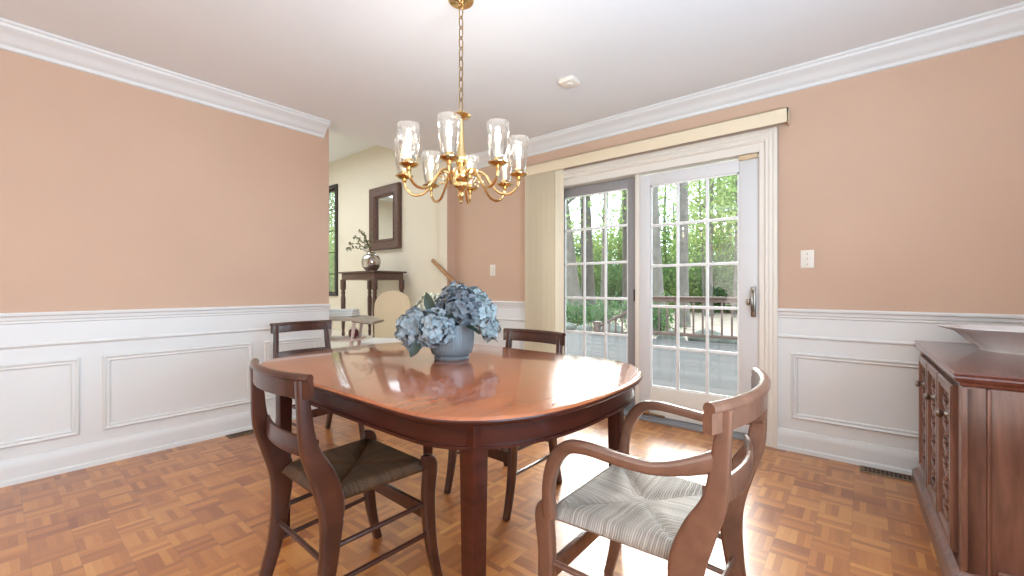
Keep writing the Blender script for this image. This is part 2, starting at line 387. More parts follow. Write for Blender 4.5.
# walls: pink paint above, white wainscot below
RZ = .83
def slab(name, mat, a, c, parent=None):
    b = B(); b.box(a, c); o = b.build(name, mat, parent)
    return o
wl = struct(slab('wall_left', 'pink', (XL - .12, YB, RZ), (XL, YE, ZC)))
slab('wainscot', 'trim', (XL - .12, YB, 0), (XL, YE, RZ), wl)
wf = struct(slab('wall_far', 'pink', (-.5, YF, RZ), (XR, YF + .15, ZC)))
slab('wainscot', 'trim', (-.5, YF, 0), (XR, YF + .15, RZ), wf)
slab('header', 'pink', (-2.32, YF, 2.05), (-.5, YF + .15, ZC), wf)
wf2 = struct(slab('wall_far_side', 'pink', (XL, YF, RZ), (-2.32, YF + .15, ZC)))
slab('wainscot', 'trim', (XL, YF, 0), (-2.32, YF + .15, RZ), wf2)
b = B(); b.box((XL - .12, YF - .12, 0), (XL, YF + .15, ZC)); st = struct(b.build('wall_stub', 'cream'))
b = B(); b.box((XL, YF - .118, RZ), (XL + .004, YF, ZC)); b.build('pink_face', 'pink', st)
struct(slab('wall_right', 'pink', (XR, YB, 0), (XR + .15, YF + .15, ZC)))
struct(slab('wall_back', 'pink', (XL - .12, YB - .15, 0), (XR + .15, YB, ZC)))

RAIL = [(0, .925), (.03, .925), (.034, .918), (.032, .908), (.02, .902), (.018, .885), (.012, .878), (.012, .868), (.006, .862), (.006, .755), (.012, .75), (.014, .742), (.008, .734), (0, .73)]
BASE = [(0, .135), (.008, .132), (.011, .12), (.015, .112), (.016, .085), (.016, .03), (.026, .022), (.028, 0), (0, 0)]
CROWN = [(0, ZC), (.115, ZC), (.115, ZC - .012), (.105, ZC - .018), (.100, ZC - .03), (.085, ZC - .042), (.068, ZC - .05), (.052, ZC - .062), (.042, ZC - .078), (.03, ZC - .09), (.014, ZC - .098), (.012, ZC - .118), (0, ZC - .122)]
def run(name, prof, side, a, c):
    b = B()
    if side == 'left': b.prism(prof, (XL, a, 0), (1, 0, 0), (0, 0, 1), (0, c - a, 0))
    else: b.prism(prof, (a, YF, 0), (0, -1, 0), (0, 0, 1), (c - a, 0, 0))
    return struct(b.build(name, 'trim', ang=25))
run('trim_1', RAIL, 'left', YB, YE); run('baseboard_left', BASE, 'left', YB, YE); run('trim_2', CROWN, 'left', YB, YE - .045)
run('trim_3', RAIL, 'far', -.442, XR); run('baseboard_right', BASE, 'far', -.442, XR); run('trim_4', CROWN, 'far', XL + .02, XR)
run('trim_5', RAIL, 'far', XL + .006, -2.45); run('baseboard_far', BASE, 'far', XL + .006, -2.45)
PM = [(0, 0), (.004, .012), (.010, .016), (.016, .012), (.022, .008), (.028, .012), (.034, .010), (.038, 0)]
for y0, y1 in ((-1.5, -.62), (-.5, .329), (.423, 1.246), (1.329, 1.78)):
    b = B(); moulded_frame(b, (XL, y0, .197), (0, 1, 0), (0, 0, 1), y1 - y0, .455, PM, (1, 0, 0)); b.build('panel_moulding', 'trim', wl, ang=20)
b = B(); moulded_frame(b, (-.37, YF, .21), (1, 0, 0), (0, 0, 1), 1.2, .432, PM, (0, -1, 0)); b.build('panel_moulding', 'trim', wf, ang=20)
b = B(); moulded_frame(b, (-3.45, YF, .21), (1, 0, 0), (0, 0, 1), .85, .432, PM, (0, -1, 0)); b.build('panel_moulding', 'trim', wf2, ang=20)

# hall beyond the opening (raised landing, higher ceiling)
HX = -8.2
struct(slab('wall_hall_far', 'cream', (-6.13, YF, 0), (XL - .12, YF + .15, 3.02)))
struct(slab('wall_hall_low', 'cream', (HX, YF, 0), (-6.13, YF + .15, .94)))
struct(slab('wall_hall_high', 'cream', (HX, YF, 2.63), (-6.13, YF + .15, 3.02)))
struct(slab('wall_hall_end', 'cream', (HX, YF, .94), (-7.05, YF + .15, 2.63)))
struct(slab('wall_hall_left', 'cream', (HX - .12, .5, 0), (HX, YF + .15, 3.02)))
struct(slab('wall_hall_back', 'cream', (HX, .38, 0), (XL - .12, .5, 3.02)))
struct(slab('wall_hall_header', 'cream', (XL - .12, .5, ZC + .12), (XL, YF + .15, 3.02)))
struct(slab('ceiling_hall', 'ceil', (HX - .12, .38, 3.0), (XL, YF + .15, 3.12)))
b = B(); b.box((HX, .5, 0), (-4.35, YF, .42)); b.box((-4.35, .5, -.06), (-4.06, YF, .21)); struct(b.build('floor_hall', 'slate'))

# ------------------------------------------------------------------ hall window
w = bpy.data.objects.new('window_1', None); COL.objects.link(w); struct(w)
b = B(); moulded_frame(b, (-7.05, YF + .10, .94), (1, 0, 0), (0, 0, 1), .915, 1.69, [(0, 0), (0, .125), (.03, .125), (.034, .05), (.06, .045), (.06, 0)], (0, -1, 0)); b.build('window_frame', 'iron', w)
b = B()
for i in range(1, 5): b.box((-6.98, 3.39, .94 + .338 * i - .006), (-6.2, 3.4, .94 + .338 * i + .006))
for i in range(1, 4): b.box((-7.05 + .229 * i - .006, 3.39, 1.0), (-7.05 + .229 * i + .006, 3.4, 2.57))
b.build('leading', 'iron', w)
b = B(); b.box((-6.99, 3.394, 1.0), (-6.2, 3.397, 2.57)); b.build('pane', 'pane', w)

# ------------------------------------------------------------------ sliding door
dr = bpy.data.objects.new('door_1', None); COL.objects.link(dr); struct(dr)
CAS = [(0, 0), (0, .024), (.02, .026), (.03, .018), (.045, .022), (.055, .016), (.068, .018), (.076, .010), (.08, 0)]
b = B()
b.prism(CAS, (-.442, YF, 0), (-1, 0, 0), (0, -1, 0), (0, 0, 2.126)); b.prism(CAS, (-2.40, YF, 0), (1, 0, 0), (0, -1, 0), (0, 0, 2.126))
b.prism(CAS, (-2.40, YF, 2.126), (0, 0, -1), (0, -1, 0), (1.958, 0, 0))
b.build('casing', 'cream_trim', dr, ang=20)
b = B(); b.box((-.55, YF, 0), (-.5, YF + .15, 2.05)); b.box((-2.34, YF, 0), (-2.29, YF + .15, 2.05)); b.box((-2.2899, YF, 1.99), (-.5501, YF + .15, 2.05))
b.box((-1.455, YF + .04, .02), (-1.415, YF + .15, 1.99), .004); b.build('jamb', 'cream_trim', dr)
b = B(); b.box((-2.29, YF - .01, 0), (-.55, YF + .17, .018), .003)
for yy in (YF + .03, YF + .065, YF + .10): b.box((-2.29, yy, .018), (-.55, yy + .008, .036))
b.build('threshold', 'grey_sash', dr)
def sash(name, x0, x1, y, mat, st0, st1, top, bot, z1, botmat=None):
    t = .04; b = B(); z0 = .04
    b.box((x0, y, z0), (x0 + st0, y + t, z1), .004); b.box((x1 - st1, y, z0), (x1, y + t, z1), .004)
    b.box((x0 + st0, y, z1 - top), (x1 - st1, y + t, z1), .004)
    if not botmat: b.box((x0 + st0, y, z0), (x1 - st1, y + t, bot), .004)
    o = b.build(name, mat, dr)
    if botmat:
        b = B(); b.box((x0 + st0, y, z0), (x1 - st1, y + t, bot), .004); b.build('bottom_rail', botmat, o)
    gx0, gx1, gz0, gz1 = x0 + st0, x1 - st1, bot, z1 - top
    b = B(); b.box((gx0, y + .018, gz0), (gx1, y + .022, gz1)); b.build('pane', 'pane', o)
    b = B()
    for i in (1, 2):
        x = gx0 + (gx1 - gx0) * i / 3; b.box((x - .011, y + .008, gz0), (x + .011, y + .0175, gz1), .003)
    for i in range(1, 5):
        z = gz0 + (gz1 - gz0) * i / 5; b.box((gx0, y + .0075, z - .011), (gx1, y + .0172, z + .011), .003)
    for q in ((gx0, gz0, gx0 + .012, gz1), (gx1 - .012, gz0, gx1, gz1), (gx0, gz0, gx1, gz0 + .012), (gx0, gz1 - .012, gx1, gz1)):
        b.box((q[0], y + .0085, q[1]), (q[2], y + .0165, q[3]))
    b.build('muntins', 'muntin', o)
    return o
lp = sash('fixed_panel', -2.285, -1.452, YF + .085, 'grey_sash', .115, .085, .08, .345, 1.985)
rp = sash('sliding_panel', -1.413, -.552, YF + .035, 'sash', .088, .13, .09, .27, 1.97, 'cream_trim')
b = B(); b.box((-.605, YF + .008, .86), (-.575, YF + .035, 1.07), .006); b.tube(cat_rom([(-.59, YF + .02, .90), (-.59, YF - .03, .92), (-.59, YF - .03, 1.02), (-.59, YF + .02, 1.04)]), .008, 8)
b.box((-.63, YF + .0, .945), (-.61, YF + .035, .985), .004); b.build('handle', 'pewter', rp)
b = B(); b.box((-1.478, YF + .062, .95), (-1.462, YF + .085, 1.05), .003); b.build('keeper', 'dark', lp)
b = B(); b.box((-.68, YF + .005, 1.955), (-.565, YF + .034, 1.985), .006); b.build('top_stop', plain('wooden_stop', (214, 186, 148), .5), dr)
b = B(); b.box((-1.40, YF + .005, .045), (-1.33, YF + .034, .075), .004); b.tube([(-1.37, YF + .012, .06), (-1.2, YF + .012, .055)], .008, 8); b.ball((-1.385, YF + .0, .062), .016); b.build('foot_bolt', 'old_brass', dr)

# ------------------------------------------------------------------ vertical blinds
vb = thing('vertical_blinds', 'ivory vertical blinds drawn open to the left beside the sliding door', 'blinds')
b = B(); b.box((-2.505, YF - .10, 2.122), (-.374, YF - .092, 2.216), .002); b.box((-.382, YF - .10, 2.122), (-.374, YF, 2.216), .002); b.box((-2.505, YF - .10, 2.122), (-2.497, YF, 2.216), .002)
b.box((-2.505, YF - .1, 2.208), (-.374, YF, 2.216), .002); b.build('valance', 'blind', vb)
b = B(); b.box((-2.48, YF - .075, 2.15), (-.39, YF - .04, 2.18), .003); b.build('track', 'sash', vb)
for i in range(13):
    x = -2.47 + i * .0285; a = math.radians(62 + random.uniform(-6, 6)); b = B(); pts = []
    for k in range(7):
        t = (k / 6 - .5) * .089; q = .006 * (1 - (t / .0445) ** 2)
        pts.append((t * math.cos(a) - q * math.sin(a), t * math.sin(a) + q * math.cos(a)))
    pr = pts + [(p[0] + .001, p[1] - .0012) for p in pts[::-1]]
    b.prism(pr, (x, YF - .058, .03), (1, 0, 0), (0, 1, 0), (0, 0, 2.118)); b.build('slat', 'blind', vb)

# ------------------------------------------------------------------ small wall and floor fittings
def switch(x, label):
    t = thing('light_switch', label, 'light switch', (x, YF, 1.245))
    b = B(); b.box((-.036, -.006, -.058), (.036, 0, .058), .003); b.build('plate', 'plate', t)
    b = B(); b.box((-.007, -.008, -.014), (.007, -.006, .014), .001); b.prism([(-.008, 0), (-.02, .006), (-.018, .010), (-.006, .008)], (-.004, 0, 0), (0, 1, 0), (0, 0, 1), (.008, 0, 0)); b.build('toggle', 'plate', t)
    for z in (-.033, .033):
        b = B(); b.ball((0, -.006, z), .0035, 8); b.build('screw', 'pewter', t)
switch(-.28, 'ivory light switch on the pink wall right of the sliding door')
switch(-2.99, 'ivory light switch on the pink wall left of the vertical blinds')
def register(loc, rz, L, label):
    t = thing('floor_register', label, 'vent', loc, rz)
    b = B(); moulded_frame(b, (-L / 2, -.05, 0), (1, 0, 0), (0, 1, 0), L, .10, [(0, 0), (.003, .005), (.014, .006), (.014, 0)], (0, 0, 1)); b.build('frame', 'vent', t)
    b = B(); b.box((-L / 2 + .012, -.037, .0005), (L / 2 - .012, .037, .0015)); b.build('duct_shade', 'dark', t)  # flat dark sheet painting the shade below the grille
    n = int(L / .018)
    b = B()
    for i in range(1, n): b.box((-L / 2 + i * L / n - .003, -.036, .001), (-L / 2 + i * L / n + .003, .036, .005))
    b.box((-L / 2 + .012, -.003, .001), (L / 2 - .012, .003, .0052)); b.build('grille', 'vent', t)
register((.13, YF - .085, .001), 0, .30, 'bronze floor register along the baseboard beside the dark cabinet')
register((XL + .085, 1.2, .001), PI / 2, .28, 'bronze floor register along the left wall behind the dining chairs')
t = thing('ceiling_sensor', 'small square ivory sensor box on the ceiling near the sliding door', 'sensor', (-1.53, 2.47, ZC))
b = B(); b.box((-.055, -.055, -.03), (.055, .055, 0), .006); b.build('housing', 'plate', t)
b = B(); b.lathe([(0, -.036), (.022, -.036), (.026, -.03)], seg=16); b.build('cover', 'plate', t)

# ------------------------------------------------------------------ dining table
TC = Vector((-1.342, 1.187, 0)); TA, TB, TE = .764, .530, .36
def outline(inset=0, n=22, e=2.5):
    a, bb, half = TE - inset, TB - inset, TA - TE; o = []
    for sgn in (1, -1):
        for i in range(2 * n + 1):
            t = -PI / 2 + PI * i / (2 * n)
            c, s_ = math.cos(t), math.sin(t)
            x = abs(c) ** (2 / e) * a; y = math.copysign(abs(s_) ** (2 / e), s_) * bb
            o.append((sgn * (half + x), sgn * y))
    return o
tt = thing('dining_table', 'oval mahogany dining table with tapered square legs in the middle of the room', 'table', TC)
def halftop():
    b = B(); prof = [(.012, .728), (.003, .732), (0, .738), (.001, .744), (.006, .7485), (.014, .75)]
    rings = [[(x, y, z) for x, y in outline(i)] for i, z in prof]; n = len(rings[0]); vs = [p for r in rings for p in r]; fs = []
    for k in range(len(prof) - 1):
        for i in range(n): fs.append((k * n + i, k * n + (i + 1) % n, (k + 1) * n + (i + 1) % n, (k + 1) * n + i))
    fs += [tuple(range(n))[::-1], tuple(range((len(prof) - 1) * n, len(prof) * n))]
    b.raw(vs, fs)
    bmesh.ops.bisect_plane(b.bm, geom=b.bm.verts[:] + b.bm.edges[:] + b.bm.faces[:], plane_co=(.03 - .0007, 0, 0), plane_no=(1, 0, 0), clear_outer=False)
    return b
for side in (1, -1):
    b = halftop()
    geom = b.bm.verts[:] + b.bm.edges[:] + b.bm.faces[:]
    bmesh.ops.bisect_plane(b.bm, geom=geom, plane_co=(.03 + side * .0008, 0, 0), plane_no=(side, 0, 0), clear_inner=True)
    bmesh.ops.holes_fill(b.bm, edges=[e for e in b.bm.edges if e.is_boundary])
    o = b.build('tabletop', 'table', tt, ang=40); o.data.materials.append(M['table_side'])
    for p in o.data.polygons: p.material_index = 0 if p.normal.z > .6 else 1  # rim faces take the darkened copy as a painted shadow line
b = B(); o1, o2 = outline(.035), outline(.055); n = len(o1)
vs = []
for zz, oo in ((.6665, o1), (.73, o1), (.73, o2), (.6665, o2)): vs += [(x, y, zz) for x, y in oo]
b.raw(vs, [((k % 4) * n + i, (k % 4) * n + (i + 1) % n, ((k + 1) % 4) * n + (i + 1) % n, ((k + 1) % 4) * n + i) for k in range(4) for i in range(n)])
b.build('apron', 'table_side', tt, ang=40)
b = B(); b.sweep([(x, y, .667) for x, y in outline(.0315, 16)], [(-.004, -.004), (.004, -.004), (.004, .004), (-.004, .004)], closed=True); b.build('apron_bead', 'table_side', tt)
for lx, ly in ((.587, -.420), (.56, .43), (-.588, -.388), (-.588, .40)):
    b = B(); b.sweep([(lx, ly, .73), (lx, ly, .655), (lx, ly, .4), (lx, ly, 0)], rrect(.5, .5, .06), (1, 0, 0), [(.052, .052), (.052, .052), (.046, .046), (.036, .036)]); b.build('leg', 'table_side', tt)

# ------------------------------------------------------------------ klismos chairs
def seat_mesh(fw, rw, y0, y1, zt, th=.045, n=30):
    """pillow of four rush triangles with grooves on the diagonals"""
    b = B(); vs, fs = [], []
    for j in range(n + 1):
        for i in range(n + 1):
            u, v = -1 + 2 * i / n, -1 + 2 * j / n
            wdt = rw + (fw - rw) * (v + 1) / 2; edge = max(abs(u), abs(v))
            z = zt - .012 * math.exp(-((abs(u) - abs(v)) / .07) ** 2) * min(1, edge * 3 + .3) - .016 * (1 - edge) - .03 * max(0, (edge - .86) / .14) ** 2
            vs.append((u * wdt / 2, (y0 + y1) / 2 + v * (y1 - y0) / 2, z))
    k = len(vs)
    for j in range(n):
        for i in range(n): a = j * (n + 1) + i; fs.append((a, a + 1, a + n + 2, a + n + 1))
    ring = [i for i in range(n + 1)] + [j * (n + 1) + n for j in range(1, n + 1)] + [n * (n + 1) + i for i in range(n - 1, -1, -1)] + [j * (n + 1) for j in range(n - 1, 0, -1)]
    low = []
    for q in ring:
        x, y, z = vs[q]; low.append(len(vs)); vs.append((x * .985, y, zt - th + .008))
    low2 = []
    for q in ring:
        x, y, z = vs[q]; low2.append(len(vs)); vs.append((x * .93, y * .96, zt - th))
    m = len(ring)
    for i in range(m):
        fs.append((ring[i], low[i], low[(i + 1) % m], ring[(i + 1) % m])); fs.append((low[i], low2[i], low2[(i + 1) % m], low[(i + 1) % m]))
    fs.append(tuple(low2)); b.raw(vs, fs); return b
def bow(hw, yc, ye, n=14):
    """plan curve of a back rail: yc at the middle, ye at the ends"""
    return [(-hw + 2 * hw * i / n, ye + (yc - ye) * (1 - (-1 + 2 * i / n) ** 2)) for i in range(n + 1)]
def make_chair(label, loc, rz, arm=False, wmat='chair', smat='rush', group=None):
    t = thing('dining_armchair' if arm else 'dining_chair', label, 'chair', loc, rz, group)
    if arm: fw, rw, y0, y1, hw = .49, .43, -.18, .205, .25
    else: fw, rw, y0, y1, hw = .425, .37, -.185, .18, .212
    zt = .45
    seat_mesh(fw - .03, rw - .02, y0, y1 - .005, zt).build('seat', smat, t, ang=60)
    # rear posts: back upright and sabre leg in one piece
    prof = rrect(.5, .5, .22)
    for s in (-1, 1):
        xr = rw / 2
        zp = .80
        pts = [(s * (hw - .034), -.266, zp), (s * (hw - .032), -.258, .72), (s * (hw - .026), -.245, .60), (s * (xr + .004), -.208, .51), (s * xr, -.180, .42), (s * xr, -.180, .32), (s * xr, -.198, .18), (s * xr, -.232, .06), (s * xr, -.25, 0)]
        wd = [.026, .036, .050, .072, .078, .062, .048, .040, .036]
        path = cat_rom(pts, 5); ws = [w_.x for w_ in cat_rom([(q, 0, 0) for q in wd], 5)]
        b = B(); b.sweep(path, prof, (1, 0, 0), [(.028, q) for q in ws]); b.build('rear_leg', wmat, t, ang=50)
        xf = fw / 2 - .012
        pts = [(s * xf, y1 - .034, .450), (s * xf, y1 - .018, .445), (s * xf, y1 - .004, .42), (s * xf, y1 - .012, .32), (s * xf, y1 - .006, .20), (s * xf, y1 + .012, .09), (s * xf, y1 + .034, 0)]
        wd = [.03, .05, .056, .05, .044, .036, .03]
        path = cat_rom(pts, 5); ws = [w_.x for w_ in cat_rom([(q, 0, 0) for q in wd], 5)]
        b = B(); b.sweep(path, prof, (1, 0, 0), [(.03, q) for q in ws]); b.build('front_leg', wmat, t, ang=50)
        for z, r in ((.285, .0085), (.175, .0085)):
            b = B(); b.tube([(s * xr, -.185 if z > .2 else -.2, z), (s * xf, y1 - .01, z + .012)], r, 8); b.build('stretcher', wmat, t)
    b = B(); b.box((-fw / 2 + .015, y1 - .022, .235), (fw / 2 - .015, y1 - .006, .285), .003); b.build('front_stretcher', wmat, t)
    b = B(); b.tube([(-rw / 2, -.19, .24), (rw / 2, -.19, .24)], .0085, 8); b.build('rear_stretcher', wmat, t)
    # rails
    sag = .085 if arm else .06
    def rail(z0, z1, hw_, yc, ye, th, roll):
        b = B(); h = z1 - z0
        # (a up, b outward to the back)
        pr = [(-h / 2, -th / 2), (-h / 2, th / 2), (h / 2 - roll * 1.6, th / 2)] if roll else [(-h / 2, -th / 2), (-h / 2, th / 2), (h / 2 - .004, th / 2), (h / 2, th / 4), (h / 2, -th / 4), (h / 2 - .004, -th / 2)]
        if roll:
            c = (h / 2 - roll, .004)
            for i in range(9):
                q = math.radians(130 - 230 * i / 8); pr.append((c[0] + roll * math.sin(PI / 2 - q + PI / 2 - PI / 2 + 0) if False else c[0] + roll * math.cos(q - PI / 2 + PI / 2 - math.radians(25)) , c[1] + roll * math.sin(q - math.radians(25))))
            pr.append((h / 2 - roll * 2.0, -th / 2))
        path = [(x, y, (z0 + z1) / 2) for x, y in bow(hw_, yc, ye)]
        b.sweep(path, pr, (0, 0, 1)); return b
    if arm: rail(.750, .818, hw + .01, -.292, -.238, .022, .015).build('top_rail', wmat, t, ang=45)
    else: rail(.748, .818, hw, -.292, -.250, .018, .013).build('top_rail', wmat, t, ang=45)
    xm = rw / 2 + .002
    rail(.562, .620, xm, -.262 if arm else -.25, -.222, .014, 0).build('mid_rail', wmat, t, ang=45)
    if arm:
        for s in (-1, 1):
            P2 = [(-.262, .688), (-.185, .657), (-.11, .640), (-.03, .643), (.06, .648), (.118, .634), (.158, .585), (.178, .52), (.182, .46), (.18, .425)]
            xs = [hw - .035, hw - .02, hw - .005, hw + .004, hw + .006, hw + .004, hw, hw - .004, hw - .01, hw - .014]
            pts = [(s * x, y, z) for x, (y, z) in zip(xs, P2)]
            wd = [.05, .038, .03, .029, .031, .036, .038, .034, .036, .04]
            path = cat_rom(pts, 5); ws = [w_.x for w_ in cat_rom([(q, 0, 0) for q in wd], 5)]
            b = B(); b.sweep(path, rrect(.5, .5, .3), (1, 0, 0), [(.030, q) for q in ws]); b.build('arm', wmat, t, ang=50)
    return t
make_chair('dark walnut side chair with brown rush seat at the near side of the table', (-1.405, .825, 0), math.radians(-1.5))
make_chair('walnut side chair tucked at the far side of the table facing the camera', (-1.465, 1.71, 0), PI)
make_chair('walnut side chair standing away from the table near the left wainscot', (-2.88, 1.427, 0), -PI / 2)
make_chair('walnut armchair with scrolled arms and rush seat coloured daylit grey at the right table end', (-.495, 1.225, 0), PI / 2, True, 'chair_lit', 'rush_lit')

# ------------------------------------------------------------------ hydrangeas in pot
PC = Vector((-1.40, 1.285, .75))
ft = thing('flower_arrangement', 'blue hydrangea arrangement in a ribbed blue-grey pot on the dining table', 'flowers', PC)
def ribs(a, r, z): return (r * (1 + .012 * math.cos(44 * a)) if r > .08 and .02 < z < .14 else r, z)
b = B(); b.lathe([(0, .004), (.066, .004), (.07, 0), (.076, .004), (.078, .014), (.07, .018), (.086, .026), (.094, .05), (.097, .10), (.097, .135), (.099, .142), (.099, .152), (.092, .153), (.09, .12), (0, .115)], seg=132, fn=ribs); b.build('pot', 'pot', ft, ang=50)
b = B(); b.lathe([(.0885, .12), (.08, .14), (.05, .155), (0, .16)], seg=24); b.build('foam', 'soil', ft)
def floret(b, c, n, size, rnd):
    n = n.normalized(); a = n.orthogonal().normalized(); a.rotate(Matrix.Rotation(rnd.uniform(0, 6.3), 3, n)); d = n.cross(a)
    for k in range(4):
        q = k * PI / 2 + rnd.uniform(-.15, .15); e = a * math.cos(q) + d * math.sin(q); f = n.cross(e)
        L, wd = size * rnd.uniform(.85, 1.15), size * .52; curl = rnd.uniform(-.1, .55) * size
        p = [c, c + e * L * .45 + f * wd + n * (curl * .5 + .1 * size), c + e * L * .9 + f * wd * .7 + n * curl, c + e * L + n * (curl * .8), c + e * L * .9 - f * wd * .7 + n * curl, c + e * L * .45 - f * wd + n * (curl * .5 + .1 * size), c + e * L * .5 + n * curl * .15]
        b.raw(p, [(0, 1, 6), (1, 2, 6), (2, 3, 6), (3, 4, 6), (4, 5, 6), (5, 0, 6)])
def head(c, r, mat, axis, nf, seed, sc=(1, 1, 1)):
    rnd = random.Random(seed); b = B(); c = Vector(c); ax = Vector(axis).normalized(); k = 0
    b.ball(c, r * .62, 12, sc)
    for i in range(nf):
        z = 1 - 2 * (i + .5) / nf; a = i * 2.39996
        v = Vector((math.sqrt(1 - z * z) * math.cos(a), math.sqrt(1 - z * z) * math.sin(a), z))
        if v.dot(ax) < -.55: continue
        v = (v + Vector((rnd.uniform(-.16, .16) for _ in range(3)))).normalized()
        p = c + Vector((v.x * sc[0], v.y * sc[1], v.z * sc[2])) * r * rnd.uniform(.74, 1.04)
        floret(b, p, v + Vector((rnd.uniform(-.45, .45) for _ in range(3))), r * .215, rnd)
    return b.build('flower_head', mat, ft, ang=70, weld=False)
# positions in the camera-facing frame: r along view right, f away
cR, cF = Vector((math.cos(YAW), math.sin(YAW), 0)), Vector((-math.sin(YAW), math.cos(YAW), 0))
def hp(r, f, z): return cR * r + cF * f + Vector((0, 0, z))
heads = [(-.145, -.05, .135, .082, 'petal_a'), (-.05, -.10, .140, .080, 'petal_a'), (.045, -.055, .225, .082, 'petal_b'), (.115, .0, .20, .078, 'petal_c'),
         (-.09, .04, .215, .07, 'petal_d'), (.01, .06, .255, .075, 'petal_a'), (.085, .07, .24, .07, 'petal_c'), (.150, .02, .130, .058, 'petal_c'), (-.02, .02, .20, .075, 'petal_b'), (-.16, .06, .17, .06, 'petal_b')]
for i, (r, f, z, rad, mt) in enumerate(heads):
    c = hp(r, f, z); h = head(c, rad, mt, (c.x, c.y, z - .02), 190, i + 3)
def leafblade(p, d, up, L, wd):
    p, d, up = Vector(p), Vector(d).normalized(), Vector(up).normalized(); s = d.cross(up).normalized(); b = B(); vs = []
    for i in range(7):
        t = i / 6; w_ = wd * math.sin(PI * min(1, t * .92 + .06)) ** .8 * (1 - t * .25); q = p + d * L * t + up * (-.25 * L * t * t)
        vs += [q - s * w_ + up * w_ * .3, q, q + s * w_ + up * w_ * .3]
    fs = []
    for i in range(6):
        a = i * 3; fs += [(a, a + 1, a + 4, a + 3), (a + 1, a + 2, a + 5, a + 4)]
    b.raw(vs, fs); return b.build('leaf', 'leaf', ft, ang=60)
leafblade(hp(-.07, -.06, .20), cR * -.35 + Vector((0, 0, 1)) - cF * .25, -cF, .10, .026)
leafblade(hp(-.12, -.10, .09), cR * -.35 + Vector((0, 0, -.7)) - cF * .5, -cF, .085, .024)
leafblade(hp(-.03, -.12, .19), cR * .7 + Vector((0, 0, .15)) - cF * .5, Vector((0, 0, 1)), .09, .024)
leafblade(hp(.07, -.09, .15), cR * .6 + Vector((0, 0, -.1)) - cF * .5, Vector((0, 0, 1)), .08, .022)
leafblade(hp(.14, -.02, .10), cR * .8 + Vector((0, 0, -.1)) - cF * .2, Vector((0, 0, 1)), .07, .02)

# ------------------------------------------------------------------ chandelier
CC = Vector((-1.513, 1.449, 0)); ZB = 1.60
ch = thing('chandelier', 'eight-arm brass chandelier with clear glass shades hanging above the dining table', 'chandelier', (CC.x, CC.y, ZC))
def at(z): return z - ZC
b = B(); b.lathe([(0, -.02), (.012, -.02), (.02, -.014), (.04, -.012), (.058, -.009), (.062, -.004), (.062, 0), (0, 0)], seg=32); b.tube([(.012 * math.cos(a), 0, -.030 + .012 * math.sin(a)) for a in [i * PI / 6 for i in range(12)]], .003, 6, True); b.build('canopy', 'brass', ch)
z0, z1 = at(1.925), -.034; n = 10; pitch = (z1 - z0) / n
b = B()
for i in range(n):
    zc = z0 + pitch * (i + .5); h, wv = pitch * .5 + .006, .0115
    pts = []
    for k in range(16):
        a = 2 * PI * k / 16; u = wv * math.copysign(abs(math.cos(a)) ** .8, math.cos(a)); v = h * math.copysign(abs(math.sin(a)) ** .9, math.sin(a))
        pts.append((u, 0, zc + v) if i % 2 else (0, u, zc + v))
    b.tube(pts, .0030, 6, True)
b.build('chain', 'old_brass', ch)
b = B(); b.lathe([(0, at(1.925)), (.008, at(1.92)), (.010, at(1.908)), (.044, at(1.902)), (.048, at(1.896)), (.038, at(1.888)), (.013, at(1.878)), (.012, at(1.86)), (.014, at(1.80)), (.018, at(1.74)), (.026, at(1.70)), (.032, at(1.68)), (.028, at(1.665)), (.02, at(1.658)),
    (.03, at(1.645)), (.046, at(1.625)), (.05, at(1.605)), (.044, at(1.585)), (.03, at(1.572)), (.036, at(1.56)), (.036, at(1.55)), (.02, at(1.54)), (.012, at(1.525)), (.018, at(1.51)), (.014, at(1.495)), (.006, at(1.485)), (.008, at(1.476)), (0, at(1.468))], seg=32); b.build('stem', 'brass', ch)
RB = .28
